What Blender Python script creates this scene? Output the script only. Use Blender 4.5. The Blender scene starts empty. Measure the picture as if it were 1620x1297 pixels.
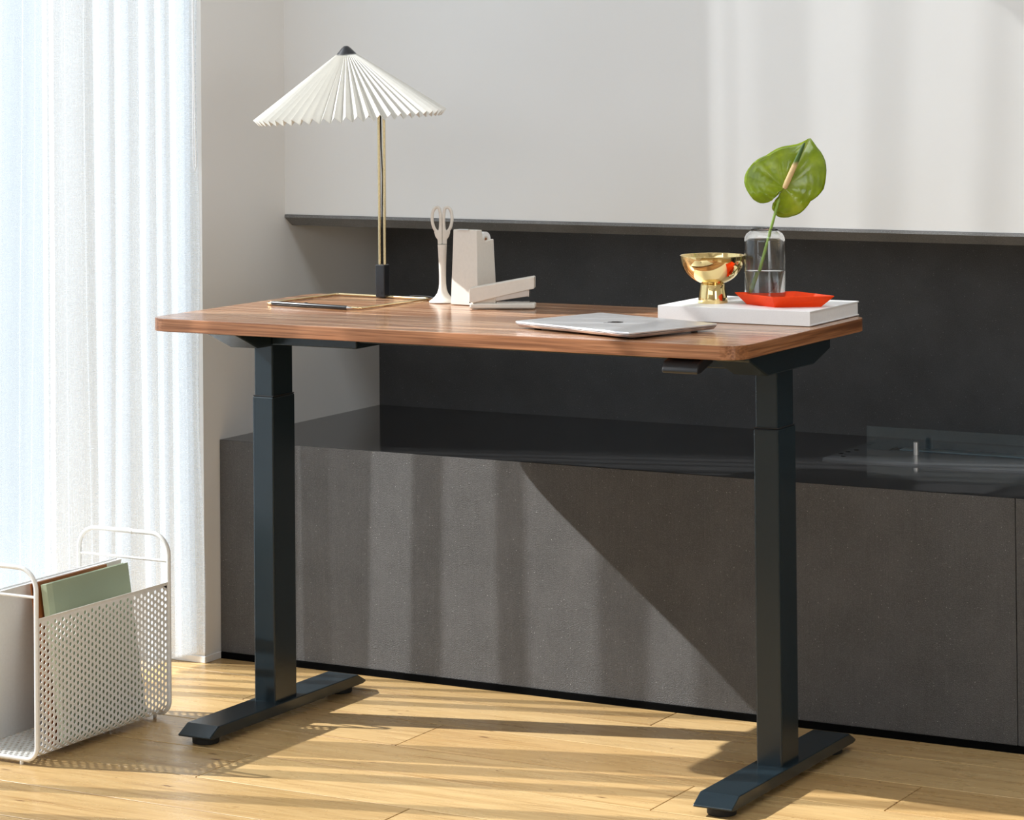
import bpy, bmesh, math, random
from mathutils import Vector, Matrix
random.seed(7)
PI = math.pi
S = bpy.context.scene
COL = S.collection

# ---------------------------------------------------------------- camera
cd = bpy.data.cameras.new('camera'); cam = bpy.data.objects.new('camera', cd); COL.objects.link(cam)
RT = Vector((0.87328, 0.48714, -0.00860)); UP = Vector((0.01556, -0.01024, 0.99983)); FW = Vector((-0.48697, 0.87326, 0.01653))
cam.matrix_world = Matrix(((RT.x, UP.x, -FW.x, 3.12839), (RT.y, UP.y, -FW.y, -4.18964), (RT.z, UP.z, -FW.z, 1.27988), (0, 0, 0, 1)))
cd.sensor_fit = 'HORIZONTAL'; cd.sensor_width = 36; cd.lens = 98.6406
cd.shift_x = -0.006074; cd.shift_y = -0.399766
cd.clip_start = 0.05; cd.clip_end = 100
S.camera = cam

# ---------------------------------------------------------------- world, sun, large lamps, exposure
SKY = (0.80, 0.905, 1.0); SKY_STRENGTH = .85
w = bpy.data.worlds.new('sky'); S.world = w; w.use_nodes = True
w.node_tree.nodes['Background'].inputs[0].default_value = (*SKY, 1)
w.node_tree.nodes['Background'].inputs[1].default_value = SKY_STRENGTH
SUN = Vector((1, .30, -.806)).normalized()
sd = bpy.data.lights.new('sun', 'SUN'); sd.energy = 13.2; sd.color = (1, .99, .985); sd.angle = math.radians(.45)
so = bpy.data.objects.new('sun', sd); COL.objects.link(so); so.rotation_euler = SUN.to_track_quat('-Z', 'Y').to_euler(); so.location = (-4, -1, 4)

def area(name, loc, direction, sx, sy, energy, color):
    d = bpy.data.lights.new(name, 'AREA'); d.shape = 'RECTANGLE'; d.size = sx; d.size_y = sy; d.energy = energy; d.color = color
    o = bpy.data.objects.new(name, d); COL.objects.link(o); o.location = loc
    o.rotation_euler = Vector(direction).to_track_quat('-Z', 'Y').to_euler()
    return o
# added fill lamps with no seen source: left wall, rear, ceiling, right
area('side_fill', (-.30, -4.2, 1.75), (1, .15, 0), 1.7, 2.1, 30, (.84, .93, 1))
area('rear_fill', (1.8, -5.9, 2.35), (0, 1, -.02), 4.2, 1.2, 30, (.83, .92, 1))
area('ceiling_fill', (1.7, -.6, 3.10), (0, .25, -1), 3.2, .9, 42, (.83, .92, 1))  # invented overhead fill, brightens the wall more than the ledge
area('right_fill', (5.1, -2.6, 1.5), (-1, .35, 0), 1.8, 1.8, 40, (.92, .96, 1))  # invented fill to lift the left wall
S.view_settings.view_transform = 'Standard'; S.view_settings.look = 'None'
S.view_settings.exposure = 0.1; S.view_settings.gamma = 1; S.view_settings.use_curve_mapping = False
S.cycles.max_bounces = 14; S.cycles.diffuse_bounces = 6; S.cycles.glossy_bounces = 6
S.cycles.transmission_bounces = 12; S.cycles.transparent_max_bounces = 32
S.cycles.sample_clamp_indirect = 6

# ---------------------------------------------------------------- materials
def mat(name, col=(.5, .5, .5), rough=.5, metal=0., spec=.5, coat=0., coat_rough=.1):
    m = bpy.data.materials.new(name); m.use_nodes = True
    b = m.node_tree.nodes['Principled BSDF']
    b.inputs['Base Color'].default_value = (*col, 1); b.inputs['Roughness'].default_value = rough
    b.inputs['Metallic'].default_value = metal; b.inputs['Specular IOR Level'].default_value = spec
    b.inputs['Coat Weight'].default_value = coat; b.inputs['Coat Roughness'].default_value = coat_rough
    return m
class NT:
    def __init__(s, m): s.t = m.node_tree; s.n = s.t.nodes; s.b = s.n.get('Principled BSDF'); s.out = s.n.get('Material Output')
    def add(s, ty, **k):
        n = s.n.new(ty)
        for a, v in k.items(): setattr(n, a, v)
        return n
    def link(s, a, b): s.t.links.new(a, b)
    def coords(s, scale=(1, 1, 1), rnd=False, kind='Object'):
        tc = s.add('ShaderNodeTexCoord'); mp = s.add('ShaderNodeMapping'); mp.inputs['Scale'].default_value = scale
        s.link(tc.outputs[kind], mp.inputs['Vector'])
        if rnd:
            oi = s.add('ShaderNodeObjectInfo'); mu = s.add('ShaderNodeVectorMath', operation='SCALE'); cx = s.add('ShaderNodeCombineXYZ')
            s.link(oi.outputs['Random'], cx.inputs[0]); s.link(oi.outputs['Random'], cx.inputs[1]); s.link(oi.outputs['Random'], cx.inputs[2])
            s.link(cx.outputs[0], mu.inputs[0]); mu.inputs['Scale'].default_value = 37.
            s.link(mu.outputs[0], mp.inputs['Location'])
        return mp.outputs[0]
    def noise(s, vec, scale=5., detail=4., rough=.5, dist=0.):
        n = s.add('ShaderNodeTexNoise'); n.inputs['Scale'].default_value = scale; n.inputs['Detail'].default_value = detail
        n.inputs['Roughness'].default_value = rough; n.inputs['Distortion'].default_value = dist
        s.link(vec, n.inputs['Vector']); return n.outputs['Fac']
    def ramp(s, fac, stops):
        r = s.add('ShaderNodeValToRGB'); e = r.color_ramp.elements
        while len(e) < len(stops): e.new(.5)
        for x, (p, c) in zip(e, stops):
            x.position = p; x.color = (*c, 1) if len(c) == 3 else c
        s.link(fac, r.inputs[0]); return r.outputs[0]
    def mix(s, fac, a, b, mode='MIX'):
        n = s.add('ShaderNodeMix', data_type='RGBA', blend_type=mode)
        for sock, v in ((n.inputs[0], fac), (n.inputs[6], a), (n.inputs[7], b)):
            if hasattr(v, 'links'): s.link(v, sock)
            else: sock.default_value = v if isinstance(v, (int, float)) else (*v, 1)
        return n.outputs[2]
    def bump(s, h, strength=.2, dist=.002):
        n = s.add('ShaderNodeBump'); n.inputs['Strength'].default_value = strength; n.inputs['Distance'].default_value = dist
        s.link(h, n.inputs['Height']); s.link(n.outputs[0], s.b.inputs['Normal'])
    def base(s, c): s.link(c, s.b.inputs['Base Color'])
def g(v): return (v, v, v)

def painted(name, col, rough=.6, bump=.05, scale=140):
    m = mat(name, col, rough); t = NT(m); v = t.coords()
    n = t.noise(v, scale, 3); t.bump(n, bump, .001)
    t.base(t.mix(t.noise(v, 3., 3), [c * .97 for c in col], [min(1, c * 1.02) for c in col])); return m
M_wall = painted('wall_paint', (.76, .745, .72), .75)
M_panel = painted('panel_paint', (.72, .72, .715), .55)
M_ceil = painted('ceiling_paint', (.8, .8, .79), .8)
M_base = painted('white_baseboard_paint', (.82, .81, .79), .45)

def floor_wood():
    m = mat('floor_wood', rough=.28, spec=.45); t = NT(m)
    v = t.coords((1.1, 16, 16), True); a = t.noise(v, 3.2, 6, .6, .7)
    v2 = t.coords((.7, 60, 60), True); b = t.noise(v2, 4., 3, .6)
    c = t.ramp(a, [(.28, (.33, .180, .066)), (.47, (.47, .300, .128)), (.62, (.55, .375, .176)), (.8, (.41, .237, .092))])
    c = t.mix(t.ramp(b, [(.35, g(0)), (.75, g(1))]), c, (.62, .43, .20))
    oi = t.add('ShaderNodeObjectInfo')
    tint = t.ramp(oi.outputs['Random'], [(0, (.80, .77, .72)), (.5, (1, 1, 1)), (1, (.92, .86, .78))])
    c = t.mix(1., c, tint, 'MULTIPLY')
    # knots and small dark scars
    v3 = t.coords((2.2, 9, 5), True); vo = t.add('ShaderNodeTexVoronoi'); vo.inputs['Scale'].default_value = 2.4; t.link(v3, vo.inputs['Vector'])
    k = t.ramp(vo.outputs['Distance'], [(.03, g(1)), (.085, g(0))])
    c = t.mix(k, c, (.13, .055, .02))
    v4 = t.coords((26, 70, 30), True); sc = t.ramp(t.noise(v4, 1.6, 2), [(.735, g(0)), (.76, g(1))])
    c = t.mix(sc, c, (.20, .10, .04))
    t.base(c)
    r = t.ramp(t.noise(t.coords((3, 9, 3)), 3, 4), [(.3, g(.22)), (.7, g(.36))]); t.link(r, t.b.inputs['Roughness'])
    t.bump(a, .06, .002); return m
M_floor = floor_wood()
M_gap = mat('floor_gap_dark', (.03, .015, .008), .9)

def desk_wood(name, dark, mid, light, rough, along='x'):
    m = mat(name, rough=rough, spec=.5); t = NT(m)
    sw = (lambda q: q) if along == 'x' else (lambda q: (q[1], q[0], q[2]))
    v = t.coords(sw((.9, 22, 22))); a = t.noise(v, 2.3, 5, .6, .5)
    f = t.noise(t.coords(sw((2.5, 150, 150))), 2.2, 3, .6)
    c = t.ramp(a, [(.32, dark), (.46, mid), (.57, light), (.68, mid)])
    c = t.mix(t.ramp(f, [(.40, g(0)), (.66, g(.85))]), c, dark)
    t.base(c); t.bump(f, .05, .0006); return m
M_desk = desk_wood('walnut_laminate', (.175, .070, .031), (.34, .158, .075), (.56, .345, .21), .20)
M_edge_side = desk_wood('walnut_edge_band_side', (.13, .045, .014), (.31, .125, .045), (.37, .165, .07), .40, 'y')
M_edge = desk_wood('walnut_edge_band', (.16, .058, .021), (.37, .157, .069), (.44, .205, .10), .40)

def stone(name, col, rough, speck, streak=True):
    m = mat(name, col, rough, spec=.4); t = NT(m)
    v = t.coords()
    a = t.noise(v, 9, 6, .65); f = t.noise(v, 620, 2, .6)
    c = t.ramp(a, [(.3, [x * .8 for x in col]), (.7, [x * 1.2 for x in col])])
    if streak:
        sv = t.noise(t.coords((170, 170, 7)), 1.4, 3, .6)
        c = t.mix(t.ramp(sv, [(.40, g(0)), (.75, g(.28))]), c, [x * 1.6 for x in col])
    c = t.mix(t.ramp(f, [(.48, g(0)), (.72, g(.6))]), c, [x * 2.3 for x in col])
    vo = t.add('ShaderNodeTexVoronoi'); vo.inputs['Scale'].default_value = 150; t.link(v, vo.inputs['Vector'])
    d = t.ramp(vo.outputs['Distance'], [(.09, g(1)), (.13, g(0))])
    sep = t.add('ShaderNodeSeparateColor'); t.link(vo.outputs['Color'], sep.inputs[0])
    pick = t.ramp(sep.outputs[0], [(.74, g(0)), (.78, g(1))])
    mm = t.mix(1., d, pick, 'MULTIPLY')
    c = t.mix(mm, c, speck)
    t.base(c)
    if streak: t.bump(f, 1., .005)
    return m
M_stone = stone('honed_basalt', (.098, .094, .091), .6, (.45, .44, .42))
M_stone_top = mat('polished_basalt', (.021, .021, .0215), .09, spec=.4)
M_stone_back = stone('dark_basalt_wall', (.056, .056, .058), .55, (.20, .20, .20), False)
M_trim = stone('basalt_trim', (.15, .15, .15), .5, (.2, .2, .2), False)

def simple(name, col, rough, metal=0., spec=.5, n=.0, ns=200, coat=0.):
    m = mat(name, col, rough, metal, spec, coat); t = NT(m); v = t.coords()
    a = t.noise(v, ns, 3); t.base(t.mix(a, [c * .94 for c in col], [min(1, c * 1.05) for c in col]))
    if n: t.bump(a, n, .0006)
    return m
M_black = simple('black_powder_coat', (.011, .020, .026), .26, 0, .5, .0)
M_rubber = simple('black_rubber', (.010, .010, .010), .7)
M_blackpl = simple('black_plastic', (.014, .015, .018), .3)
M_brass = simple('polished_brass', (.78, .62, .36), .20, 1., ns=12)
M_gold = simple('mirror_gold', (.88, .68, .32), .05, 1., ns=12)
M_steel = simple('brushed_steel', (.62, .60, .57), .3, 1.)
M_alu = simple('silver_aluminium', (.80, .80, .82), .30, .85)
M_alu_dark = simple('dark_aluminium_edge', (.30, .30, .31), .35, .8)
M_logo = simple('mirror_logo', (.045, .045, .05), .12, .6)
M_cream = simple('cream_plastic', (.68, .635, .565), .38)
M_creamm = simple('cream_matt_plastic', (.70, .655, .585), .5)
M_shade = simple('shade_fabric', (.76, .745, .70), .8)
def make_shade(m):
    t = NT(m); tr = t.add('ShaderNodeBsdfTranslucent'); tr.inputs[0].default_value = (.85, .82, .74, 1)
    mx = t.add('ShaderNodeMixShader'); mx.inputs[0].default_value = .22
    t.link(t.b.outputs[0], mx.inputs[1]); t.link(tr.outputs[0], mx.inputs[2]); t.link(mx.outputs[0], t.out.inputs[0])
make_shade(M_shade)
M_white_metal = simple('white_powder_coat', (.77, .765, .74), .4)
M_paper = simple('white_paper', (.82, .81, .80), .6, 0, .5, .05, 300)
M_book = simple('white_book_cloth', (.80, .80, .80), .5, 0, .5, .08, 700)
M_green = simple('sage_cover', (.315, .37, .255), .6, 0, .4, .1, 600)
M_green_spine = simple('sage_spine', (.38, .43, .29), .6, 0, .4, .1, 600)
M_brown = simple('brown_leather', (.26, .085, .022), .45, 0, .5, .15, 500)
M_grey_board = simple('grey_board', (.74, .75, .74), .6)
M_red = simple('red_enamel', (.92, .062, .003), .5, 0, .25)
M_insert = simple('black_steel_plate', (.10, .105, .11), .25, .5)
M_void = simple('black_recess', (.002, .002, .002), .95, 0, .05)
M_pen = simple('black_pen_barrel', (.012, .012, .013), .28)
M_cord = simple('white_cord', (.85, .85, .85), .7)

def leaf_mat():
    m = mat('anthurium_leaf', (.2, .3, .03), .22, 0, .6, .25); t = NT(m)
    v = t.coords(); a = t.noise(v, 38, 4, .6)
    c = t.ramp(a, [(.3, (.17, .26, .006)), (.55, (.29, .40, .012)), (.75, (.42, .52, .03))])
    at = t.add('ShaderNodeAttribute'); at.attribute_name = 'vein'
    c = t.mix(at.outputs['Fac'], c, (.56, .64, .24)); t.base(c)
    tr = t.add('ShaderNodeBsdfTranslucent'); tr.inputs[0].default_value = (.50, .60, .02, 1)
    mx = t.add('ShaderNodeMixShader'); mx.inputs[0].default_value = .28
    t.link(t.b.outputs[0], mx.inputs[1]); t.link(tr.outputs[0], mx.inputs[2]); t.link(mx.outputs[0], t.out.inputs[0]); return m
M_leaf = leaf_mat()
M_stem = simple('green_stem', (.21, .33, .045), .35)
def spadix_mat():
    m = mat('spadix', rough=.5); t = NT(m); tc = t.add('ShaderNodeTexCoord'); sp = t.add('ShaderNodeSeparateXYZ')
    t.link(tc.outputs['Generated'], sp.inputs[0])
    t.base(t.ramp(sp.outputs[2], [(.50, (.70, .50, .24)), (.60, (.06, .13, .012)), (1, (.03, .075, .006))]))
    t.bump(t.noise(t.coords(), 900, 2), .5, .001); return m
M_spadix = spadix_mat()
def glass(name, col, ior, rough=0.):
    m = mat(name, col, rough); b = m.node_tree.nodes['Principled BSDF']
    b.inputs['Transmission Weight'].default_value = 1; b.inputs['IOR'].default_value = ior; return m
M_glass = glass('clear_glass', (.985, .99, .99), 1.45)
M_water = glass('water', (.98, .99, .99), 1.33)
def thin_glass(name, tint, ior=1.5):
    m = mat(name); t = NT(m); tb = t.add('ShaderNodeBsdfTransparent'); tb.inputs[0].default_value = (*tint, 1)
    gl = t.add('ShaderNodeBsdfGlossy'); gl.inputs['Roughness'].default_value = .02
    fr = t.add('ShaderNodeFresnel'); ge = t.add('ShaderNodeNewGeometry'); mr = t.add('ShaderNodeMapRange')   # same reflectance at both faces of the pane
    mr.inputs['To Min'].default_value = ior; mr.inputs['To Max'].default_value = 1 / ior
    t.link(ge.outputs['Backfacing'], mr.inputs['Value']); t.link(mr.outputs[0], fr.inputs[0])
    mx = t.add('ShaderNodeMixShader'); t.link(fr.outputs[0], mx.inputs[0])
    t.link(tb.outputs[0], mx.inputs[1]); t.link(gl.outputs[0], mx.inputs[2]); t.link(mx.outputs[0], t.out.inputs[0]); return m
M_pane = thin_glass('window_glass', (.97, .98, .98))
M_guard = thin_glass('guard_glass', (.74, .86, .92), 1.9)  # blue tint stands in for the window reflected in clear glass
def sheer(name, open_lo, open_hi):
    m = mat(name); t = NT(m)
    tb = t.add('ShaderNodeBsdfTransparent')
    df = t.add('ShaderNodeBsdfDiffuse'); df.inputs[0].default_value = (.78, .84, .90, 1)
    tl = t.add('ShaderNodeBsdfTranslucent'); tl.inputs[0].default_value = (.54, .585, .625, 1)
    cl = t.add('ShaderNodeMixShader'); cl.inputs[0].default_value = .55
    t.link(df.outputs[0], cl.inputs[1]); t.link(tl.outputs[0], cl.inputs[2])
    a = t.noise(t.coords((400, 400, 9)), 1., 2, .6); b = t.noise(t.coords((60, 60, 520)), 1., 2, .6)
    ad = t.add('ShaderNodeMath', operation='ADD'); t.link(a, ad.inputs[0]); t.link(b, ad.inputs[1])
    mr = t.add('ShaderNodeMapRange'); mr.inputs['From Min'].default_value = .7; mr.inputs['From Max'].default_value = 1.3
    mr.inputs['To Min'].default_value = 1 - open_hi; mr.inputs['To Max'].default_value = 1 - open_lo
    t.link(ad.outputs[0], mr.inputs['Value'])
    mx = t.add('ShaderNodeMixShader'); t.link(mr.outputs[0], mx.inputs[0])
    t.link(tb.outputs[0], mx.inputs[1]); t.link(cl.outputs[0], mx.inputs[2]); t.link(mx.outputs[0], t.out.inputs[0]); return m
M_sheer = sheer('sheer_voile', .62, .74)

M_blind = sheer('sheer_blind', .60, .68)

# ---------------------------------------------------------------- mesh helpers
def V(*a): return Vector(a)
def box(bm, x0, x1, y0, y1, z0, z1):
    vs = [bm.verts.new((x, y, z)) for z in (z0, z1) for y in (y0, y1) for x in (x0, x1)]
    for f in ((0, 2, 3, 1), (4, 5, 7, 6), (0, 1, 5, 4), (2, 6, 7, 3), (0, 4, 6, 2), (1, 3, 7, 5)): bm.faces.new([vs[i] for i in f])
    return vs
def prism(bm, poly, axis, a, b):
    """poly of 2D points; axis 'x': (y,z), 'y': (x,z), 'z': (x,y), extruded from a to b"""
    def P(p, t): return {'x': (t, p[0], p[1]), 'y': (p[0], t, p[1]), 'z': (p[0], p[1], t)}[axis]
    A = [bm.verts.new(P(p, a)) for p in poly]; B = [bm.verts.new(P(p, b)) for p in poly]
    bm.faces.new(A); bm.faces.new(B[::-1]); n = len(poly)
    for i in range(n): bm.faces.new((A[i], B[i], B[(i + 1) % n], A[(i + 1) % n]))
    return A + B
def lathe(bm, prof, seg=40, cx=0, cy=0, closed=False):
    rings = []
    for r, z in prof:
        if r < 1e-6: rings.append([bm.verts.new((cx, cy, z))])
        else: rings.append([bm.verts.new((cx + r * math.cos(2 * PI * k / seg), cy + r * math.sin(2 * PI * k / seg), z)) for k in range(seg)])
    pairs = list(zip(rings, rings[1:])) + ([(rings[-1], rings[0])] if closed else [])
    for A, B in pairs:
        for k in range(seg):
            l = (k + 1) % seg
            if len(A) == 1 and len(B) == 1: continue
            if len(A) == 1: bm.faces.new((A[0], B[k], B[l]))
            elif len(B) == 1: bm.faces.new((A[k], B[0], A[l]))
            else: bm.faces.new((A[k], B[k], B[l], A[l]))
def tube(bm, pts, r, seg=10, closed=False, caps=True):
    pts = [Vector(p) for p in pts]; n = len(pts); rad = r if isinstance(r, (list, tuple)) else [r] * n
    def tan(i):
        a = pts[(i - 1) % n] if closed or i > 0 else pts[i]; b = pts[(i + 1) % n] if closed or i < n - 1 else pts[i]
        return (b - a).normalized()
    t0 = tan(0); nrm = t0.orthogonal().normalized(); rings = []
    for i in range(n):
        t = tan(i); nrm = (nrm - t * nrm.dot(t)).normalized(); bn = t.cross(nrm)
        rings.append([bm.verts.new(pts[i] + (nrm * math.cos(2 * PI * k / seg) + bn * math.sin(2 * PI * k / seg)) * rad[i]) for k in range(seg)])
    last = n if closed else n - 1
    for i in range(last):
        A, B = rings[i], rings[(i + 1) % n]; off = 0
        if closed and i == n - 1: off = min(range(seg), key=lambda o: (A[0].co - B[o].co).length)
        for k in range(seg): bm.faces.new((A[k], A[(k + 1) % seg], B[(k + 1 + off) % seg], B[(k + off) % seg]))
    if caps and not closed: bm.faces.new(rings[0][::-1]); bm.faces.new(rings[-1])
def arc(c, r, a0, a1, n, f): return [f(c[0] + r * math.cos(a0 + (a1 - a0) * i / n), c[1] + r * math.sin(a0 + (a1 - a0) * i / n)) for i in range(n + 1)]
def bev(bm, w, seg=2, ang=30):
    es = [e for e in bm.edges if len(e.link_faces) == 2 and e.calc_face_angle(0) > math.radians(ang)]
    bmesh.ops.bevel(bm, geom=es, offset=w, segments=seg, profile=.5, affect='EDGES', clamp_overlap=True)
def obj(name, bm, m, parent=None, smooth=False, bevel=0., seg=2):
    bmesh.ops.recalc_face_normals(bm, faces=bm.faces[:])
    if bevel: bev(bm, bevel, seg)
    if smooth:
        for f in bm.faces: f.smooth = True
    me = bpy.data.meshes.new(name); bm.to_mesh(me); bm.free()
    if smooth: me.set_sharp_from_angle(angle=math.radians(40))
    me.materials.append(m)
    o = bpy.data.objects.new(name, me); COL.objects.link(o)
    if parent: o.parent = parent
    return o
def tag(o, label, cat, group=None):
    o['label'] = label; o['category'] = cat
    if group: o['group'] = group
    return o
def thing(name, label, cat, loc=(0, 0, 0), rz=0., group=None):
    o = bpy.data.objects.new(name, None); COL.objects.link(o); o.location = loc; o.rotation_euler = (0, 0, rz); o.empty_display_size = .05
    return tag(o, label, cat, group)
def struct(name, bm, m, parent=None, **k):
    o = obj(name, bm, m, parent, **k); o['kind'] = 'structure'; return o
def B(*a):
    bm = bmesh.new()
    if a: box(bm, *a)
    return bm

# ---------------------------------------------------------------- the room
XW, YP, YS, YW, YB, ZB = -.316, .620, .931, 1.3145, .677, .458
XR, YK, ZC, ZL = 5.2, -6.1, 3.14, 3.00
fl = struct('floor', B(-1.2, XR, YK, 1.6, -.06, -.008), M_gap)
PITCH = .1755; GAPW = .0018
joints = {-2: [.648], -1: [.205, 1.52], 0: [1.011], 1: [.401, 1.36], 2: [-.06, 1.78], 3: [.75]}
def plank(x0, x1, y0, y1):
    return obj('plank', B(x0 + GAPW * .5, x1 - GAPW * .5, y0 + GAPW, y1 - GAPW, -.012, random.uniform(-.0004, 0)), M_floor, fl, bevel=.0007, seg=1)
for k in range(-5, 5):
    y0 = .037 + PITCH * (k - 1); row = k - 1 + 0
    xs = joints.get(row, [random.uniform(0, .8) + .3, random.uniform(1.2, 1.9)])
    e = [-.62] + xs + [2.4 + .2 * (k % 3)]
    for a, b in zip(e, e[1:]): plank(a, b, y0, y0 + PITCH)
# planks past the frame, too many to pick apart
fb = bmesh.new()
for k in range(-32, 9):
    y0 = .037 + PITCH * (k - 1)
    if -5 <= k < 5:
        box(fb, 2.4 + .2 * (k % 3) + .001, XR, y0 + GAPW, y0 + PITCH - GAPW, -.012, 0); continue
    if k >= 8: continue
    x = -.62
    while x < XR:
        n = min(XR, x + random.uniform(.8, 1.9)); box(fb, x + .0005, n - .0005, y0 + GAPW, y0 + PITCH - GAPW, -.012, 0); x = n
fo = obj('outer_planks', fb, M_floor, fl); fo['kind'] = 'stuff'

struct('ceiling', B(-.66, XR, YK, 1.6, ZC, ZC + .1), M_ceil)
bm = bmesh.new()
box(bm, -.66, XW, YP, 1.6, 0, ZC)                     # pier between window and niche
box(bm, -.66, XW, -1.55, YP, ZL, ZC + .05)                  # lintel over the window
box(bm, -.66, XW, YK, -1.55, 0, ZC)                   # wall past the window
struct('wall_left', bm, M_wall)
struct('wall_back', B(XW, XR, YS, 1.42, .918, ZC), M_panel)
struct('wall_niche', B(XW, XR, YW, 1.42, ZB - .1, .918), M_stone_back)
struct('wall_right', B(XR, XR + .12, YK, 1.6, 0, ZC), M_wall)
struct('wall_front', B(-1.2, XR + .12, YK - .12, YK, 0, ZC), M_wall)
bm = bmesh.new()   # bevelled stone strip along the lower edge of the white wall
prism(bm, [(YS - .002, .9175), (YS - .003, .9115), (YS + .0005, .910), (YS + .026, .893), (YS + .05, .893), (YS + .05, .9175)], 'x', XW + .0005, XR)
struct('trim_1', bm, M_trim)
struct('baseboard_left', B(-.60, XW + .003, YP - .003, YB - .001, .0, .014), M_base, bevel=.001)

# window in the left wall: frame, pane, sill
win = struct('window_1', B(-.66, -.63, YP - .095, YP, .02, ZL), M_base)
obj('window_jamb', B(-.66, -.60, -1.55, -1.50, .02, ZL), M_base, win)
obj('window_head', B(-.66, -.60, -1.50, YP - .095, ZL - .05, ZL), M_base, win)
obj('window_sill', B(-.655, -.58, -1.55, YP, .0, .05), M_base, win)
obj('window_pane', B(-.648, -.642, -1.50, YP - .095, .05, ZL - .05), M_pane, win)

# ---------------------------------------------------------------- stone ledge (hearth bench)
ZU = .0135; XJ = 1.432
ledge = thing('stone_ledge', 'long dark basalt ledge with polished top running along the wall behind the desk', 'ledge', (0, 0, 0))
t_ = .03
for x0, x1 in ((XW + .001, XJ - .0008), (XJ + .0008, XR)):
    bm = bmesh.new(); prism(bm, [(YB, ZU), (YB, ZB), (YB + t_, ZB - t_), (YB + t_, ZU)], 'x', x0, x1)
    obj('front_slab', bm, M_stone, ledge, bevel=.0006, seg=1)
bm = bmesh.new(); prism(bm, [(YB + .0004, ZB), (YW - .0005, ZB), (YW - .0005, ZB - t_), (YB + t_ + .0004, ZB - t_)], 'x', XW + .001, XR)
obj('top_slab', bm, M_stone_top, ledge)['label'] = 'polished black stone top'
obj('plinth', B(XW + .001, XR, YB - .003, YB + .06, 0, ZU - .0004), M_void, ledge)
obj('core', B(XW + .001, XR, YB + .04, YB + .10, ZU, ZB - t_ - .001), M_void, ledge)

# fire insert let into the ledge
ins = thing('fireplace_insert', 'low black steel fireplace insert with glass guard on the stone ledge at right', 'fireplace', (0, 0, ZB))
PZ = .0035
bm = bmesh.new(); box(bm, .935, 3.0, .965, 1.125, 0, PZ); box(bm, .935, 1.01, 1.1254, 1.262, 0, PZ); box(bm, 1.0104, 3.0, 1.175, 1.262, 0, PZ)
obj('steel_plate', bm, M_insert, ins)
obj('burner_slot', B(1.011, 3.0, 1.1265, 1.174, .0002, .0009), M_void, ins)
obj('burner_strip', B(1.03, 3.0, 1.137, 1.166, .001, .0042), M_steel, ins, bevel=.0006)['label'] = 'pale steel burner strip'
gd = obj('glass_guard', B(.967, 3.0, 1.117, 1.121, PZ, .05), M_guard, ins)
gd['label'] = 'low upright strip of clear glass, tinted blue for its reflection'
bm = bmesh.new(); lathe(bm, [(0, PZ), (.0058, PZ), (.0058, .0285), (.005, .0292), (0, .0292)], 20, 1.086, 1.083); obj('guard_post', bm, M_steel, ins, smooth=True)
for i, (x, y) in enumerate(((.945, 1.035), (.949, 1.062), (.955, 1.092), (.965, 1.0))):
    bm = bmesh.new(); lathe(bm, [(0, PZ + .0004), (.005, PZ + .0004), (.005, PZ), (0, PZ)], 14, x, y); obj('screw_hole', bm, M_void, ins)

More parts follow.
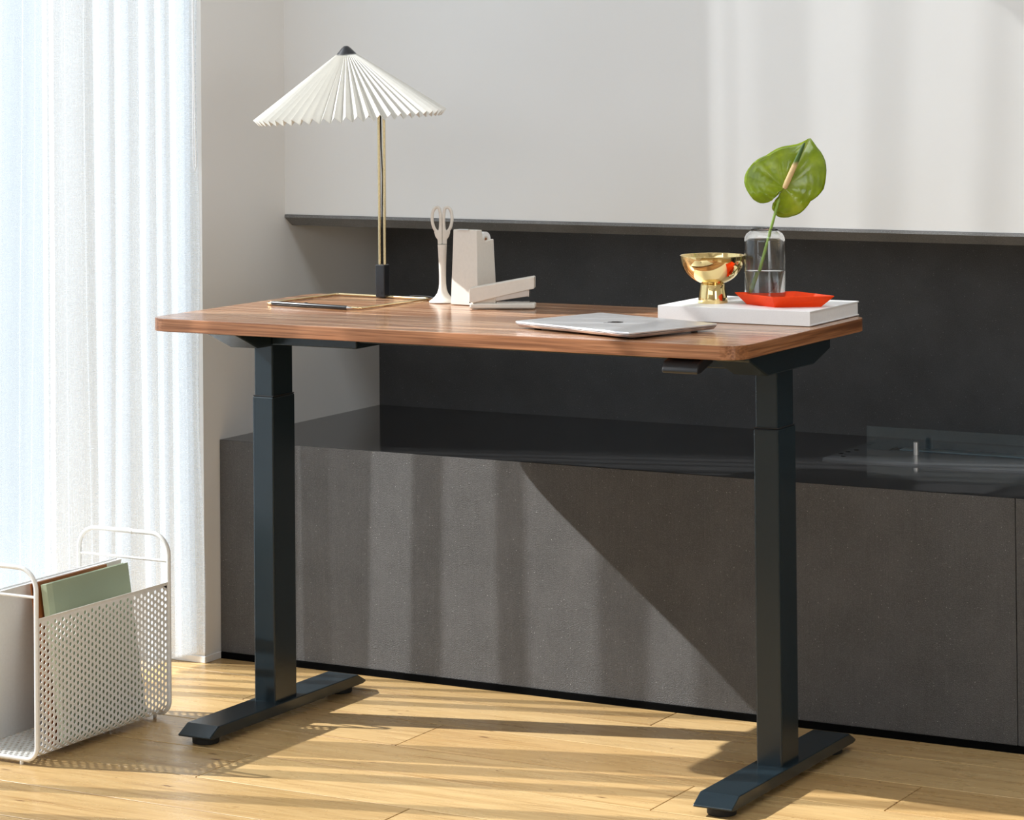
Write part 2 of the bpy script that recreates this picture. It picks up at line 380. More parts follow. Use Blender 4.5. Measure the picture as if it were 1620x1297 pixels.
# ---------------------------------------------------------------- curtain
def curtain():
    off = .009; grow = .005
    dark = [(.598, .548, 1), (.516, .498, 1), (.458, .440, 1), (.389, .360, 1), (.328, .294, 1), (.268, .264, 0), (.205, .199, 0), (.160, .155, 0), (.102, .096, 0), (.062, .056, 0),
            (-.010, -.137, 3), (-.151, -.208, 1), (-.224, -.228, 0), (-.242, -.294, 1), (-.330, -.334, 0), (-.384, -.390, 0), (-.424, -.475, 1), (-.53, -.535, 0),
            (-.60, -.66, 1), (-.74, -.75, 0), (-.80, -.90, 2), (-.98, -1.03, 1), (-1.10, -1.18, 1), (-1.26, -1.30, 1), (-1.38, -1.46, 1), (-1.52, -1.54, 0)]
    pts = []; x0 = -.352; x = x0; y = .6175; ds = .003; belly = 1
    for a, b, n in dark:
        a += off + (grow if n else 0); b += off - (grow if n else 0); m = max(2, int((y - a) / ds)); belly = -belly
        for i in range(m):                                # bright stretch: one gently bellied layer
            u = i / m; pts.append((x + (x0 - x) * u + belly * .13 * min(.08, y - a) * math.sin(PI * u), y + (a - y) * u))
        x = x0; st = .0075 if n else .0012; mm = max(2, int((a - b) / ds))
        for k, (p, q) in enumerate(((a, b), (b, a), (a, b))):   # a fold: the cloth runs forward, back and forward again
            for i in range(mm):
                u = i / mm; pts.append((x + st * (k + .5 * (1 - math.cos(PI * u)) * .35), p + (q - p) * u))
        x += st * 2.35; y = b
    for _ in range(2):
        pts = [pts[0]] + [tuple((pts[i - 1][c] + 2 * pts[i][c] + pts[i + 1][c]) / 4 for c in (0, 1)) for i in range(1, len(pts) - 1)] + [pts[-1]]
    bm = bmesh.new(); zs = [.022, .03, .06] + [.12 + i * .09 for i in range(33)]; rows = []
    for z in zs:
        dz = (z - .78); row = []
        for i, (px, py) in enumerate(pts):
            wob = .012 * dz * math.sin(py * 7.3 + 1.1) + .006 * math.sin(dz * 2.6) * math.sin(py * 17 + .4)
            k = min(1., max(0., (.61 - py) / .12)); low = max(0, .78 - z) / .78
            row.append(bm.verts.new((px + .012 * low * math.sin(py * 31) * k + .010 * (1 - k) * low, py + wob * k, z)))
        rows.append(row)
    for A, Bq in zip(rows, rows[1:]):
        for i in range(len(A) - 1): bm.faces.new((A[i], A[i + 1], Bq[i + 1], Bq[i]))
    o = obj('sheer_curtain', bm, M_sheer, smooth=True)
    tag(o, 'white sheer floor-length curtain hanging in folds across the window', 'curtain')
    # the edge hem, a doubled strip
    e = bmesh.new(); rr = []
    for z in zs:
        low = max(0, .78 - z) / .78
        rr.append([e.verts.new((-.352 + .028 + .010 * low + .004 * math.sin(z * 9), .6185, z)), e.verts.new((-.352 + .012 + .010 * low, .590, z)), e.verts.new((-.352 - .004 + .008 * low, .583, z))])
    for A, Bq in zip(rr, rr[1:]):
        for i in range(2): e.faces.new((A[i], A[i + 1], Bq[i + 1], Bq[i]))
    obj('side_hem', e, M_sheer, o, smooth=True)
curtain()
bm = bmesh.new()
loop = [(-.327, .606, 2.6), (-.327, .606, 1.06), (-.326, .606, 1.035), (-.323, .606, 1.027), (-.320, .606, 1.035), (-.3215, .606, 1.10), (-.325, .606, 1.3), (-.3255, .606, 2.6)]
tube(bm, loop, .0013, 6); tag(obj('blind_cord', bm, M_cord, smooth=True), 'thin white looped blind cord hanging at the edge of the curtain', 'cord')

rb = thing('roller_blind', 'sheer white roller blind out of view, let down to thin the sun on the wall', 'blind', (-.56, -.47, 0))
obj('blind_fabric', B(-.0006, .0006, -1.0, .99, 2.03, ZL - .03), M_blind, rb)  # unseen drop, set to weaken the sun on the back wall
bm = bmesh.new(); lathe(bm, [(0, -1.03), (.022, -1.03), (.022, 1.0), (0, 1.0)], 20)
bmesh.ops.transform(bm, matrix=Matrix.Translation((0, 0, ZL - .03)) @ Matrix.Rotation(-PI / 2, 4, 'X'), verts=bm.verts[:]); obj('roller_tube', bm, M_cord, rb, smooth=True)
obj('bottom_bar', B(-.006, .006, -1.0, .99, 2.015, 2.035), M_cord, rb, bevel=.002)

# ---------------------------------------------------------------- desk
H, T, D, W = .7871, .0245, .565, 1.2
desk = thing('standing_desk', 'standing desk with walnut top and black steel T-shaped legs', 'desk')
def rrect(x0, x1, y0, y1, r, n=10):
    p = []
    for cx, cy, a in ((x1 - r, y1 - r, 0), (x0 + r, y1 - r, PI / 2), (x0 + r, y0 + r, PI), (x1 - r, y0 + r, 1.5 * PI)):
        p += [(cx + r * math.cos(a + PI / 2 * i / n), cy + r * math.sin(a + PI / 2 * i / n)) for i in range(n + 1)]
    return p
bm = bmesh.new(); prism(bm, rrect(0, W, 0, D, .042), 'z', H - T, H - .0008)
dt = obj('desktop', bm, M_edge, desk, bevel=.0012)
dt.data.materials.append(M_desk); dt.data.materials.append(M_edge_side)
for f in dt.data.polygons:
    if f.normal.z > .9: f.material_index = 1
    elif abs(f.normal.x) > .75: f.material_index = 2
XL, XRr, YC = .0759, 1.1262, .3046
for xc in (XL, XRr):
    a, b, au, bu = .0478, .075, .0428, .0690
    obj('lower_column', B(xc - a / 2, xc + a / 2, YC - b / 2, YC + b / 2, .030, .6154), M_black, desk, bevel=.003)
    obj('column_collar', B(xc - a / 2 + .001, xc + a / 2 - .001, YC - b / 2 + .001, YC + b / 2 - .001, .6156, .6172), M_rubber, desk)
    obj('upper_column', B(xc - au / 2, xc + au / 2, YC - bu / 2, YC + bu / 2, .60, H - T - .047), M_black, desk, bevel=.003)
    f0, f1 = .036, .572; fw = .0358
    bm = bmesh.new()
    prism(bm, [(f0, .0185), (f0 + .001, .0155), (f0 + .012, .0135), (f1 - .012, .0135), (f1 - .001, .0155), (f1, .0185), (f1 - .030, .0345), (f0 + .030, .0345)], 'x', xc - fw, xc + fw)
    ft = obj('foot', bm, M_black, desk, bevel=.0022)
    for y in (f0 + .038, f1 - .042):
        bm = bmesh.new(); lathe(bm, [(0, 0), (.024, 0), (.025, .002), (.025, .013), (0, .013)], 24, xc, y); obj('foot_pad', bm, M_rubber, ft, smooth=True)
    z1 = H - T - .0005; y0, y1 = .132, .480
    bm = bmesh.new(); prism(bm, [(y0, z1), (y0, z1 - .016), (y0 + .075, z1 - .0475), (y1 - .075, z1 - .0475), (y1, z1 - .026), (y1, z1)], 'x', xc - .033, xc + .033)
    br = obj('side_bracket', bm, M_black, desk, bevel=.0025)
for a, b in ((XL + .034, .30), (.95, XRr - .034)): obj('outer_crossbar', B(a, b, .250, .358, H - T - .045, H - T - .008), M_black, desk, bevel=.002)
obj('inner_crossbar', B(.30, .95, .257, .351, H - T - .034, H - T - .010), M_black, desk, bevel=.002)
bm = bmesh.new(); prism(bm, [(.034, H - T - .0005), (.012, H - T - .007), (.003, H - T - .0225), (.007, H - T - .0265), (.020, H - T - .0255), (.068, H - T - .012), (.070, H - T - .0005)], 'x', 1.056, 1.122)
obj('height_control', bm, M_blackpl, desk, bevel=.0025)

# ---------------------------------------------------------------- lamp
lamp = thing('table_lamp', 'table lamp with white pleated shade, brass twin stem and square wire base', 'lamp', (.187, .525, H))
ang = -.07; ux = V(math.cos(ang), math.sin(ang), 0); uy = V(-math.sin(ang), math.cos(ang), 0)
rw = .0026; L_ = .113; Dp = .226
def P(a, b, z): return ux * a + uy * b + V(0, 0, z)
def ringpts(r=.008):
    out = []
    for cx, cy, a in ((L_ - r, -r, 0), (-L_ + r, -r, PI / 2), (-L_ + r, -Dp + r, PI), (L_ - r, -Dp + r, 1.5 * PI)):
        for i in range(5): out.append(P(cx + r * math.cos(a + PI / 2 * i / 4), cy + r * math.sin(a + PI / 2 * i / 4), rw))
    return out
bm = bmesh.new(); tube(bm, ringpts(), rw, 10, closed=True); obj('wire_base', bm, M_brass, lamp, smooth=True)
bm = bmesh.new(); box(bm, -.0105, .0105, -.010, .010, .001, .066); obj('stem_socket', bm, M_blackpl, lamp, bevel=.002)
bm = bmesh.new(); lathe(bm, [(0, .0), (.0022, 0), (.0022, .001), (0, .001)], 12); o = obj('switch_button', bm, M_rubber, lamp); o.rotation_euler = (PI / 2, 0, 0); o.location = (.002, -.0101, .012)
for sx in (-1, 1):
    bm = bmesh.new(); tube(bm, [(sx * .0060, 0, .06), (sx * .0060, 0, .385)], .0029, 12); obj('stem_tube', bm, M_brass, lamp, smooth=True)
bm = bmesh.new(); tube(bm, [(0, .002, .06), (-.001, .002, .16), (.0005, .002, .24), (-.002, .002, .30), (-.003, .002, .38)], .0013, 8); obj('lamp_cord', bm, M_rubber, lamp, smooth=True)
bm = bmesh.new(); tube(bm, [(.01, .008, .004), (.035, .012, .0022), (.07, .004, .006), (.10, .012, .0045), (.13, -.004, .0022), (.148, .012, .0022), (.158, .030, .0022)], .0014, 8); obj('power_cord', bm, M_rubber, lamp, smooth=True)
# shade: pleated cone, tilted a little
SC = V(-.005, -.110, 0)
sh = bpy.data.objects.new('tmp', None)
bm = bmesh.new(); NP = 54; rim, neck = [], []
zr, zt, Rr, Rt = .3585, .4865, .183, .012
lv = 9; rings = []
for j in range(lv):
    u = j / (lv - 1); ring = []
    for k in range(NP * 2):
        amp = (.0085 * u + .0009); r = Rt + (Rr - Rt) * u + (amp if k % 2 == 0 else -amp) * .55
        z = zt + (zr - zt) * u + (amp if k % 2 == 0 else -amp) * .62
        a = 2 * PI * (k + .14 * (1 if k % 2 else 0)) / (NP * 2); ring.append(bm.verts.new((r * math.cos(a), r * math.sin(a), z)))
    rings.append(ring)
for A, Bq in zip(rings, rings[1:]):
    for k in range(NP * 2): bm.faces.new((A[k], A[(k + 1) % (NP * 2)], Bq[(k + 1) % (NP * 2)], Bq[k]))
tilt = Matrix.Translation(SC + V(0, 0, .40)) @ Matrix.Rotation(math.radians(-3.0), 4, (FW.x, FW.y, 0)) @ Matrix.Translation((0, 0, -.40))
bmesh.ops.transform(bm, matrix=tilt, verts=bm.verts[:])
shade = obj('lamp_shade', bm, M_shade, lamp); sm = shade.modifiers.new('thickness', 'SOLIDIFY'); sm.thickness = .0007
bm = bmesh.new(); lathe(bm, [(0, zt + .0115), (.004, zt + .011), (.009, zt + .007), (.0215, zt - .0065), (.0205, zt - .0075), (0, zt - .003)], 28)
bmesh.ops.transform(bm, matrix=tilt, verts=bm.verts[:]); obj('shade_cap', bm, M_blackpl, lamp, smooth=True)
bm = bmesh.new(); tube(bm, [tilt @ V(0, 0, zt - .004), tilt @ V(0, 0, .40), V(-.005, -.11, .385), V(-.003, -.06, .384), V(0, 0, .384)], .004, 10); obj('shade_arm', bm, M_brass, lamp, smooth=True)
bm = bmesh.new(); lathe(bm, [(0, .445), (.014, .442), (.024, .43), (.027, .415), (.022, .40), (.013, .39), (.012, .386), (0, .386)], 24, SC.x, SC.y); obj('light_bulb', bm, M_paper, lamp, smooth=True)

# pen lying along the front bar of the lamp base
pv = (V(.284, .286, 0) - V(.071, .316, 0)); pa = math.atan2(pv.y, pv.x)
pen = thing('pen', 'slim black pen with a brass end lying against the lamp base', 'pen', (.071, .304, H + .0041), pa)
def xl(bm): bmesh.ops.transform(bm, matrix=Matrix.Rotation(PI / 2, 4, 'Y'), verts=bm.verts[:])
bm = bmesh.new(); lathe(bm, [(0, .004), (.0036, .004), (.0041, .008), (.0041, .192), (.0036, .194), (0, .194)], 18); xl(bm); obj('barrel', bm, M_pen, pen, smooth=True)
bm = bmesh.new(); lathe(bm, [(0, 0), (.0034, 0), (.0038, .001), (.0038, .004), (0, .0041)], 18); xl(bm); obj('end_cap', bm, M_brass, pen, smooth=True)['label'] = 'brass end cap'
bm = bmesh.new(); lathe(bm, [(0, .194), (.0034, .1942), (.0022, .200), (.0009, .205), (0, .207)], 18); xl(bm); obj('tip', bm, M_steel, pen, smooth=True)['label'] = 'silver metal tip'
bm = bmesh.new(); box(bm, .088, .093, -.0015, .0015, .0036, .0052); obj('clip_button', bm, M_rubber, pen)

# ---------------------------------------------------------------- scissors in their stand
ss = thing('scissor_stand', 'cream scissor stand, slim fluted post on a flared round foot', 'stand', (.347, .488, H))
bm = bmesh.new(); lathe(bm, [(0, 0), (.0262, 0), (.0266, .0012), (.0255, .003), (.0205, .0065), (.0150, .0115), (.0105, .018), (.0080, .026), (.0068, .036), (.0066, .050), (.0073, .075), (.0084, .100), (.0090, .1115), (.0060, .1118), (.0058, .10), (0, .098)], 40)
obj('stand_body', bm, M_creamm, ss, smooth=True)
sz = thing('scissors', 'cream-handled scissors standing upright in the flared stand', 'scissors', (.347, .488, H + .112), math.radians(30))
def loop_pts(s):
    o = []
    for i in range(40):
        a = 2 * PI * i / 40; c, d = math.cos(a), math.sin(a)
        x = .0088 + .0105 * c if c > 0 else .0088 + .0058 * math.copysign(abs(c) ** .55, c)
        o.append((s * x, 0, .0480 + .0235 * d + .0025 * c))
    return o
for s in (-1, 1):
    bm = bmesh.new(); tube(bm, loop_pts(s), .0031, 10, closed=True); obj('finger_loop', bm, M_cream, sz, smooth=True)
    bm = bmesh.new(); prism(bm, [(s * .0001, 0), (s * .0088, 0), (s * .0090, .009), (s * .0135, .0155), (s * .0160, .0250), (s * .0125, .0275), (s * .0085, .0260), (s * .0052, .0300), (s * .0050, .060), (s * .0003, .061)], 'y', -.0033, .0033)
    obj('handle', bm, M_cream, sz, bevel=.0015)
    bm = bmesh.new(); prism(bm, [(s * .0002, .002), (s * .004, .002), (s * .0025, -.06), (s * .0003, -.085)], 'y', -.0008 + s * .0008, .0000 + s * .0008)
    obj('blade', bm, M_steel, sz)

# ---------------------------------------------------------------- tape dispenser
td = thing('tape_dispenser', 'tall tapered cream tape dispenser standing behind the stapler', 'tape dispenser', (.420, .482, H), math.radians(-8))
def taper(bm, k=.145):
    for v in bm.verts:
        f = 1 - .14 * v.co.z / .144; v.co.x *= f; v.co.y *= f
bm = bmesh.new()
prof = [(-.030, 0), (-.030, .1435), (-.0105, .1435), (-.0100, .136), (-.0075, .1280), (-.0035, .1228), (.004, .1215), (.0300, .1240), (.030, 0)]
prism(bm, prof, 'x', -.033, .033); 
bmesh.ops.bisect_plane(bm, geom=bm.verts[:] + bm.edges[:] + bm.faces[:], plane_co=(0, 0, .07), plane_no=(0, 0, 1))
taper(bm); obj('body', bm, M_creamm, td, bevel=.0012)
def roll_part(name, prof, m, closed):
    bm = bmesh.new(); lathe(bm, prof, 36, closed=closed)
    bmesh.ops.transform(bm, matrix=Matrix.Translation((.0125, .0115, .1235)) @ Matrix.Rotation(PI / 2, 4, 'Y'), verts=bm.verts[:]); obj(name, bm, m, td, smooth=True)
roll_part('tape_roll', [(.0075, -.009), (.0150, -.009), (.0150, .009), (.0075, .009)], M_paper, True)
roll_part('roll_hub', [(.0045, -.0095), (.0074, -.0095), (.0074, .0095), (.0045, .0095)], M_cream, True)
roll_part('hub_hole_shade', [(0, -.0096), (.0044, -.0096), (.0044, .0085), (0, .0085)], M_brown, False)  # brown plug stands in for the shade inside the hub
obj('cutter_blade', B(-.014, .010, -.0285, -.024, .1434, .1450), M_steel, td)
bm = bmesh.new(); lathe(bm, [(0, 0), (.0012, 0), (.0012, .0008), (0, .0008)], 10); bmesh.ops.transform(bm, matrix=Matrix.Translation((.014, -.0301, .006)) @ Matrix.Rotation(PI / 2, 4, 'X'), verts=bm.verts[:]); obj('vent_pin', bm, M_void, td)

# ---------------------------------------------------------------- stapler
st = thing('stapler', 'cream stapler lying open-jawed in front of the tape dispenser', 'stapler', (.459, .400, H), math.radians(24))
bm = bmesh.new(); box(bm, .001, .1245, -.017, .017, .0006, .0108); obj('base_plate', bm, M_cream, st, bevel=.003)
bm = bmesh.new(); prism(bm, [(.000, .016), (.000, .036), (.003, .0395), (.121, .0605), (.1235, .0595), (.1235, .0385), (.112, .036), (.010, .012), (.004, .0125)], 'y', -.0175, .0175); obj('lever_arm', bm, M_cream, st, bevel=.0022)
bm = bmesh.new(); prism(bm, [(.045, .0135), (.045, .021), (.113, .0365), (.113, .0235)], 'y', -.0095, .0095); obj('staple_magazine', bm, M_steel, st, bevel=.0008)
bm = bmesh.new(); prism(bm, [(.012, .010), (.012, .018), (.050, .022), (.050, .0112)], 'y', -.011, .011); obj('hinge_block', bm, M_cream, st, bevel=.001)
obj('anvil', B(.052, .113, -.0085, .0085, .0108, .0126), M_steel, st, bevel=.0004)
bm = bmesh.new(); box(bm, .1105, .1135, -.0115, .0115, .0225, .0345); obj('magazine_stop', bm, M_steel, st, bevel=.001)

# ---------------------------------------------------------------- laptop
la = math.radians(-18.5)
lt = thing('laptop', 'closed thin silver laptop with dark lid emblem near the front edge of the desk', 'laptop', (.888, .166, H), la)
LX, LY = .148, .1065
bm = bmesh.new(); prism(bm, rrect(-LX, LX, -LY, LY, .010, 6), 'z', .0026, .0080)
for v in bm.verts:
    if v.co.z < .004:
        v.co.x *= .968; v.co.y *= .958
obj('base', bm, M_alu, lt, bevel=.0012)
bm = bmesh.new(); prism(bm, rrect(-LX + .0015, LX - .0015, -LY + .0015, LY - .0015, .009, 6), 'z', .0080, .0086); obj('hinge_gap', bm, M_rubber, lt)
bm = bmesh.new(); prism(bm, rrect(-LX, LX, -LY, LY, .010, 6), 'z', .0086, .0122); obj('lid', bm, M_alu, lt, bevel=.0011)
for x in (-.115, .115):
    for y in (-.078, .078):
        bm = bmesh.new(); lathe(bm, [(0, 0), (.006, 0), (.0065, .0027), (0, .0027)], 16, x, y); obj('rubber_foot', bm, M_rubber, lt)
bm = bmesh.new()     # emblem: bitten fruit with a leaf, flat on the lid
def emb(s): 
    p = []
    for i in range(64):
        a = 2 * PI * i / 64; r = 1 + .06 * math.cos(2 * a) - .10 * math.exp(-((a - PI / 2) / .28) ** 2) - .07 * math.exp(-((a - 1.5 * PI) / .25) ** 2)
        x, y = r * math.cos(a) * .93, r * math.sin(a)
        if (x - 1.22) ** 2 + (y - .18) ** 2 < .52 ** 2:
            q = math.atan2(y - .18, x - 1.22); x, y = 1.22 + .52 * math.cos(q), .18 + .52 * math.sin(q)
        p.append((x * s, y * s))
    return p
E_ = .0145
prism(bm, emb(E_), 'z', .0121, .01230)
lf = [(.05 + .28 * math.sin(t * PI) * (1 if k == 0 else -.15) + .34 * t, 1.08 + .58 * t) for k in (0, 1) for t in ([i / 8 for i in range(9)] if k == 0 else [i / 8 for i in range(7, 0, -1)])]
prism(bm, [(x * E_, y * E_) for x, y in lf], 'z', .0121, .01230)
bmesh.ops.transform(bm, matrix=Matrix.Rotation(PI, 4, 'Z'), verts=bm.verts[:])
obj('lid_emblem', bm, M_logo, lt)['label'] = 'dark bitten-apple emblem'

# ---------------------------------------------------------------- white book and the things on it
BX0, BX1, BY0, BY1, BH = .882, 1.178, .345, .569, .0262
bk = thing('white_book', 'large thick white hardcover book lying flat at the right end of the desk', 'book', (BX0, BY0, H))
bx, by = BX1 - BX0, BY1 - BY0
obj('back_cover', B(0, bx, 0, by, .0002, .0026), M_book, bk, bevel=.0006)
obj('front_cover', B(0, bx, 0, by, BH - .0026, BH), M_book, bk, bevel=.0006)
obj('page_block', B(.003, bx - .0012, .0012, by - .003, .0026, BH - .0026), M_paper, bk)
obj('spine', B(0, bx, -.0008, .0012, .0002, BH), M_book, bk, bevel=.0005)
ZT = H + BH
bw = thing('brass_bowl', 'polished brass footed bowl on the left of the white book', 'bowl', (.950, .432, ZT))
bm = bmesh.new(); R_ = .0592
outp = [(.0195, .0335)] + [(R_ * math.cos(a) ** .92, .0850 - .0525 * math.sin(a)) for a in [math.radians(d) for d in (72, 64, 56, 48, 40, 32, 24, 16, 8, 0)]]
inn = [((R_ - .0022) * max(0, math.cos(a)) ** .92, .0850 - .0500 * math.sin(a)) for a in [math.radians(d) for d in (0, 10, 20, 30, 40, 50, 60, 70, 80, 89)]]
lathe(bm, [(0, .0335)] + outp + [(R_, .0856), (R_ - .001, .0862), (R_ - .002, .0856)] + inn + [(0, .0350)], 72); obj('bowl_body', bm, M_gold, bw, smooth=True)
bm = bmesh.new(); lathe(bm, [(0, 0), (.0272, 0), (.0275, .001), (.0225, .0325), (.0215, .0345), (0, .0345)], 56); obj('bowl_foot', bm, M_gold, bw, smooth=True)

vs = thing('glass_vase', 'clear glass bottle vase half filled with water on the white book', 'vase', (1.0365, .470, ZT))
Rv = .0372; Hv = .1345
bm = bmesh.new()
o_ = [(0, 0), (Rv - .004, 0), (Rv - .001, .001), (Rv, .004), (Rv, .112), (Rv - .0012, .1185), (Rv - .0045, .1245), (.0275, .1285), (.0245, .1298), (.0240, .1318), (.0248, .1338), (.0245, Hv), (.0232, Hv), (.0222, .1335), (.0218, .1310), (.0222, .1285), (.0265, .1262), (Rv - .0060, .1225), (Rv - .0030, .1175), (Rv - .0020, .111), (Rv - .0020, .0085), (Rv - .005, .006), (0, .006)]
lathe(bm, o_, 64); obj('vase_body', bm, M_glass, vs, smooth=True)
bm = bmesh.new(); Rw = Rv - .0016; lathe(bm, [(0, .0062), (Rw - .004, .0062), (Rw - .0002, .0085), (Rw, .0100), (Rw, .0590), (Rw - .001, .0582), (0, .0580)], 64); obj('water', bm, M_water, vs, smooth=True)

# anthurium: stem, heart-shaped spathe, spadix
an = thing('anthurium', 'single green anthurium bloom on a long stem leaning in the glass vase', 'flower', (1.0365, .470, ZT))
r2 = V(RT.x, RT.y, 0).normalized(); f2 = V(FW.x, FW.y, 0).normalized()   # flower faces the room
def Q(a, z, d=0.): return r2 * a + V(0, 0, z) + f2 * d
base = Q(.0375, .206, .012)
bm = bmesh.new()
tube(bm, [Q(-.0270, .0100, -.008), Q(-.0210, .026, -.006), Q(-.0120, .052, -.004), Q(-.0025, .083, -.002), Q(.0075, .118, 0), Q(.016, .147, .004), Q(.022, .166, .010), Q(.029, .186, .016), base + f2 * .004], [.0036, .0034, .0031, .0029, .0027, .0026, .0025, .0024, .002], 12)
obj('stem', bm, M_stem, an, smooth=True)
oz = [(1010, 150), (1040, 195), (1090, 270), (1135, 325), (1165, 380), (1190, 440), (1200, 500), (1203, 570), (1195, 640), (1185, 720), (1165, 800), (1125, 855), (1080, 900), (1030, 935), (990, 960), (965, 1000), (940, 1030), (900, 1075), (860, 1110), (810, 1135), (760, 1150), (705, 1166), (650, 1170), (600, 1165), (560, 1150), (535, 1115), (515, 1085), (495, 1060), (490, 1030), (500, 985), (535, 940), (566, 908), (578, 885), (585, 858), (606, 826), (622, 806), (590, 812), (560, 830), (545, 856), (528, 885), (510, 915), (488, 942), (460, 960), (430, 971), (385, 980), (340, 979), (295, 960), (250, 930), (208, 875), (170, 810), (150, 760), (140, 710), (146, 650), (160, 600), (190, 540), (230, 490), (275, 445), (320, 410), (375, 382), (430, 360), (495, 318), (560, 280), (620, 258), (680, 245), (750, 236), (820, 225), (880, 205), (930, 182), (975, 158)]
kk = 1 / 8.106 / 872
B0 = (645, 785)
bm = bmesh.new(); vl = bm.verts.layers.float.new('vein'); rgs = []; nr = 16
tipdir = math.atan2(-(150 - B0[1]), 1010 - B0[0])
for j in range(1, nr + 1):
    u = j / nr; ring = []
    for (x, y) in oz:
        dx, dy = (x - B0[0]) * u, -(y - B0[1]) * u
        a = math.atan2(dy, dx) - tipdir; a = (a + PI) % (2 * PI) - PI
        rr = math.hypot(dx, dy) * kk
        veins = sum(math.exp(-((abs(a) - c) / .05) ** 2) for c in (.42, .86, 1.35, 1.9)) * (1 - abs(2 * u - 1)) ** .6
        mid = math.exp(-(a * rr / .0021) ** 2) if abs(a) < 1.2 else 0
        depth = .010 * (rr / .06) ** 2 * (.6 + .8 * math.sin(a * .5) ** 2) - .0035 * veins * u + .003 * mid
        depth += .0016 * math.sin(rr * 520 + a * 3) * math.sin(a * 9.5) * u
        depth -= .016 * max(0, u - .35) * math.exp(-((a - 2.3) / .35) ** 2)          # right rear lobe curls forward
        if abs(a) < .5: depth += .016 * max(0, u - .75) * math.cos(a * 3)
        v = bm.verts.new(base + Q(dx * kk, dy * kk, depth)); v[vl] = min(1, .85 * mid + .35 * min(1, veins)); ring.append(v)
    rgs.append(ring)
c0 = bm.verts.new(base); c0[vl] = .4; n = len(oz)
for i in range(n): bm.faces.new((c0, rgs[0][i], rgs[0][(i + 1) % n]))
for A, Bq in zip(rgs, rgs[1:]):
    for i in range(n): bm.faces.new((A[i], Bq[i], Bq[(i + 1) % n], A[(i + 1) % n]))
lfo = obj('spathe', bm, M_leaf, an, smooth=True); md = lfo.modifiers.new('thickness', 'SOLIDIFY'); md.thickness = .0008
lfo['label'] = 'glossy green heart-shaped spathe'
bm = bmesh.new(); s0 = base + Q(.000, -.0005, -.004); s1 = base + Q((900 - 640) * kk, (785 - 200) * kk, -.013)
tube(bm, [s0.lerp(s1, t) for t in (0, .03, .15, .4, .7, .9, .975, 1)], [.003, .0046, .0052, .0050, .0042, .0031, .0020, .0006], 14); obj('spadix', bm, M_spadix, an, smooth=True)['label'] = 'pale spadix with dark green tip'

# red tray
tr = thing('red_tray', 'small folded red diamond tray beside the vase on the white book', 'tray', (1.090, .432, ZT))
rimp = [V(-.094, -.003, .0205), V(.006, -.062, .0205), V(.096, .002, .0205), V(-.004, .062, .0205)]
basp = [V(-.071, -.002, .0006), V(.0005, -.040, .0006), V(.070, .0015, .0006), V(-.003, .040, .0006)]
bm = bmesh.new(); ro = [bm.verts.new(p) for p in rimp]; bo = [bm.verts.new(p) for p in basp]
bm.faces.new(bo)
for i in range(4): bm.faces.new((bo[i], bo[(i + 1) % 4], ro[(i + 1) % 4], ro[i]))
o = obj('tray_shell', bm, M_red, tr); sm = o.modifiers.new('thickness', 'SOLIDIFY'); sm.thickness = .0012; sm.offset = 1

# ---------------------------------------------------------------- magazine rack
RX0, RX1, RY0, RY1 = -.305, -.090, -.210, .188
rk = thing('magazine_rack', 'white perforated metal magazine rack with wire handles on the floor by the curtain', 'rack')
PT, BR = .262, .024; ZR = .011     # panel top, bend radius, sheet bottom height
segl = [PT - ZR - BR, PI / 2 * BR, (RX1 - RX0) - 2 * BR, PI / 2 * BR, PT - ZR - BR]
tot = sum(segl)
def unroll(s):
    if s < segl[0]: return RX1, PT - s
    s -= segl[0]
    if s < segl[1]:
        a = s / BR; return RX1 - BR + BR * math.cos(a), ZR + BR - BR * math.sin(a)
    s -= segl[1]
    if s < segl[2]: return RX1 - BR - s, ZR
    s -= segl[2]
    if s < segl[3]:
        a = s / BR; return RX0 + BR - BR * math.sin(a), ZR + BR - BR * math.cos(a)
    s -= segl[3]; return RX0, ZR + BR + s
bm = bmesh.new(); cw, ch, hr = .01070, .01236, .00395
m_ = .006; ncol = int((RY1 - RY0 - 2 * m_) / cw); cw = (RY1 - RY0 - 2 * m_) / ncol; nrow = int((tot - 2 * m_) / ch); ch = (tot - 2 * m_) / nrow
def pv_(y, s): x, z = unroll(s); return bm.verts.new((x, y, z))
def quad(y0, y1, s0, s1, n=1):
    n = max(1, n)
    for i in range(n):
        a, b = s0 + (s1 - s0) * i / n, s0 + (s1 - s0) * (i + 1) / n
        bm.faces.new((pv_(y0, a), pv_(y1, a), pv_(y1, b), pv_(y0, b)))
angs = [2 * PI * i / 12 for i in range(12)]
def cell(y, s):
    inn, out = [], []
    for a in angs:
        c, d = math.cos(a), math.sin(a); inn.append(pv_(y + hr * c, s + hr * d))
        k = min((cw / 2) / abs(c) if abs(c) > 1e-6 else 9, (ch / 2) / abs(d) if abs(d) > 1e-6 else 9); out.append(pv_(y + k * c, s + k * d))
    cor = {1: (1, 1), 4: (-1, 1), 7: (-1, -1), 10: (1, -1)}
    for i in range(12):
        j = (i + 1) % 12
        if i in cor:
            e = pv_(y + cor[i][0] * cw / 2, s + cor[i][1] * ch / 2); bm.faces.new((inn[i], out[i], e, out[j], inn[j]))
        else: bm.faces.new((inn[i], out[i], out[j], inn[j]))
for c in range(ncol):
    y = RY0 + m_ + cw * (c + .5); o2 = (c % 2) * .5
    for r in range(nrow - (c % 2)): cell(y, m_ + ch * (r + .5 + o2))
    if c % 2:
        quad(y - cw / 2, y + cw / 2, m_, m_ + ch / 2); quad(y - cw / 2, y + cw / 2, tot - m_ - ch / 2, tot - m_)
quad(RY0, RY1, 0, m_); quad(RY0, RY1, tot - m_, tot)
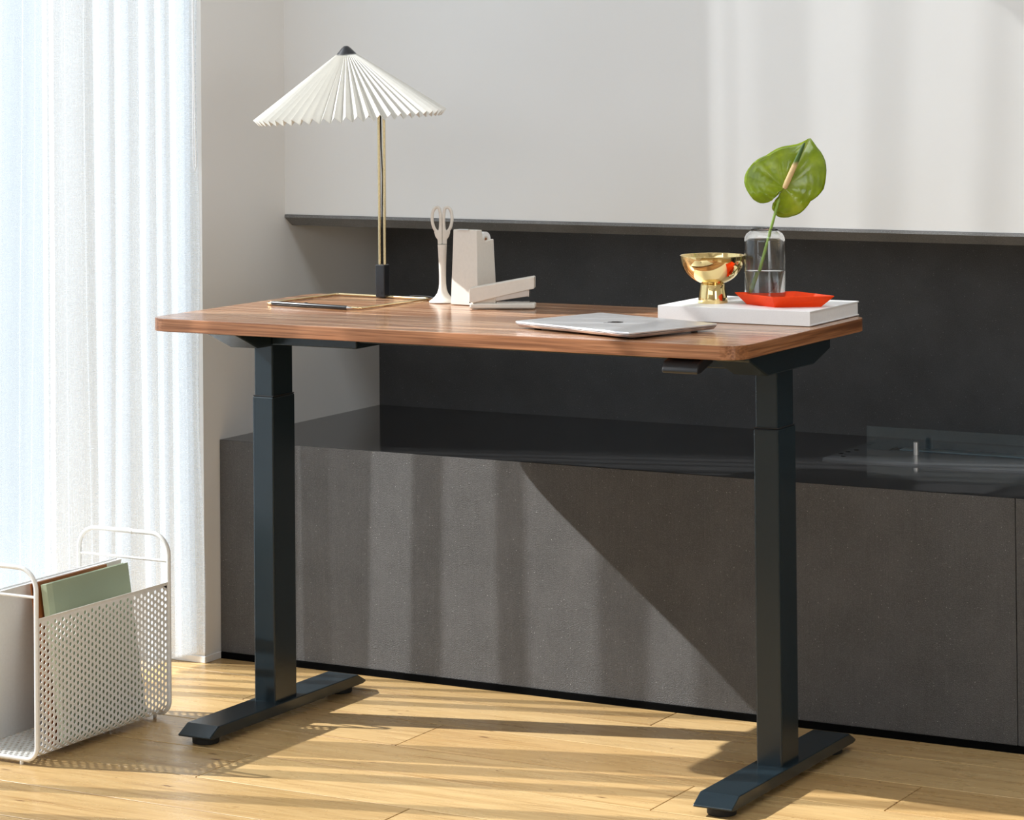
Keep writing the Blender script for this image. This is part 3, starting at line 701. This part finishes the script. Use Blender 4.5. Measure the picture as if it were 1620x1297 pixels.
quad(RY0, RY0 + m_, m_, tot - m_, 60); quad(RY1 - m_, RY1, m_, tot - m_, 60)
bmesh.ops.remove_doubles(bm, verts=bm.verts[:], dist=.00002)
pp = obj('perforated_sheet', bm, M_white_metal, rk); sm = pp.modifiers.new('thickness', 'SOLIDIFY'); sm.thickness = .0012; sm.offset = 0
HT, HR = .352, .040; wr = .0043
for y in (RY0, RY1):
    pts = []
    x0, x1 = RX0, RX1; zb = ZR - .001
    for (cx, cz, r, a0) in ((x1 - HR, HT - HR, HR, 0), (x0 + HR, HT - HR, HR, PI / 2), (x0 + BR, zb + BR, BR, PI), (x1 - BR, zb + BR, BR, 1.5 * PI)):
        pts += [(cx + r * math.cos(a0 + PI / 2 * i / 8), y, cz + r * math.sin(a0 + PI / 2 * i / 8)) for i in range(9)]
    bm = bmesh.new(); tube(bm, pts, wr, 12, closed=True); lp = obj('end_frame', bm, M_white_metal, rk, smooth=True)
    bm = bmesh.new(); tube(bm, [(x0, y, .301), (x1, y, .301)], .0026, 10); obj('cross_wire', bm, M_white_metal, lp, smooth=True)
    bm = bmesh.new(); tube(bm, [((x0 + x1) / 2 - .022, y, HT), ((x0 + x1) / 2 - .018, y, HT + .0004), ((x0 + x1) / 2 + .018, y, HT + .0004), ((x0 + x1) / 2 + .022, y, HT)], .0049, 12); obj('grip_sleeve', bm, M_white_metal, lp, smooth=True)
    for x in (RX0 + .035, RX1 - .035):
        bm = bmesh.new(); lathe(bm, [(0, 0), (.003, 0), (.0035, .002), (.0035, .0085), (0, .0085)], 12, x, y); obj('rack_foot', bm, M_white_metal, rk, smooth=True)

def leaning(xb, xt, y0, y1, z0, z1, th):
    """slab whose right face runs from (xb, z0) up to (xt, z1); returns a matrix from local (x thickness, y, z up the face)"""
    d = V(xt - xb, 0, z1 - z0); L = d.length; a = math.atan2(d.x, d.z)
    return Matrix.Translation((xb, y0, z0)) @ Matrix.Rotation(a, 4, 'Y'), L, y1 - y0
def lbox(M, *a):
    bm = B(*a); bmesh.ops.transform(bm, matrix=M, verts=bm.verts[:]); return bm
zf = ZR + .0012
Mx, L, wy = leaning(-.106, -.150, -.106, .139, zf, .302, .013)
gn = thing('green_notebook', 'sage green notebook leaning in front inside the magazine rack', 'notebook')
obj('front_cover', lbox(Mx, -.0022, 0, 0, wy, 0, L), M_green, gn, bevel=.0005)
obj('page_block', lbox(Mx, -.0105, -.0022, .002, wy - .002, .003, L - .003), M_paper, gn)
obj('back_cover', lbox(Mx, -.0127, -.0105, 0, wy, 0, L), M_green, gn, bevel=.0005)
obj('spine', lbox(Mx, -.0127, .0006, -.0015, .016, 0, L), M_green_spine, gn, bevel=.0006)['label'] = 'paler ribbed green spine'
Mx, L, wy = leaning(-.128, -.170, -.118, .100, zf, .304, .013)
bf = thing('brown_folder', 'brown leather folder standing behind the green notebook in the rack', 'folder')
obj('front_cover', lbox(Mx, -.003, 0, 0, wy, 0, L), M_brown, bf, bevel=.0008)
obj('cover_gap_shade', lbox(Mx, -.0065, -.003, .003, wy - .004, .004, L - .008), M_void, bf)  # black slab stands in for the shaded gap between the covers
obj('back_cover', lbox(Mx, -.0095, -.0065, 0, wy - .004, 0, L - .001), M_brown, bf, bevel=.0008)
Mx, L, wy = leaning(-.247, -.196, -.198, .180, zf, .298, .012)
wb = thing('grey_box_file', 'large pale grey file leaning at the back of the magazine rack', 'file')
obj('front_board', lbox(Mx, -.0025, 0, 0, wy, 0, L), M_grey_board, wb, bevel=.0006)
obj('paper_stack', lbox(Mx, -.011, -.0025, .002, wy - .002, .003, L - .002), M_paper, wb)
obj('back_board', lbox(Mx, -.0135, -.011, 0, wy, 0, L), M_grey_board, wb, bevel=.0006)
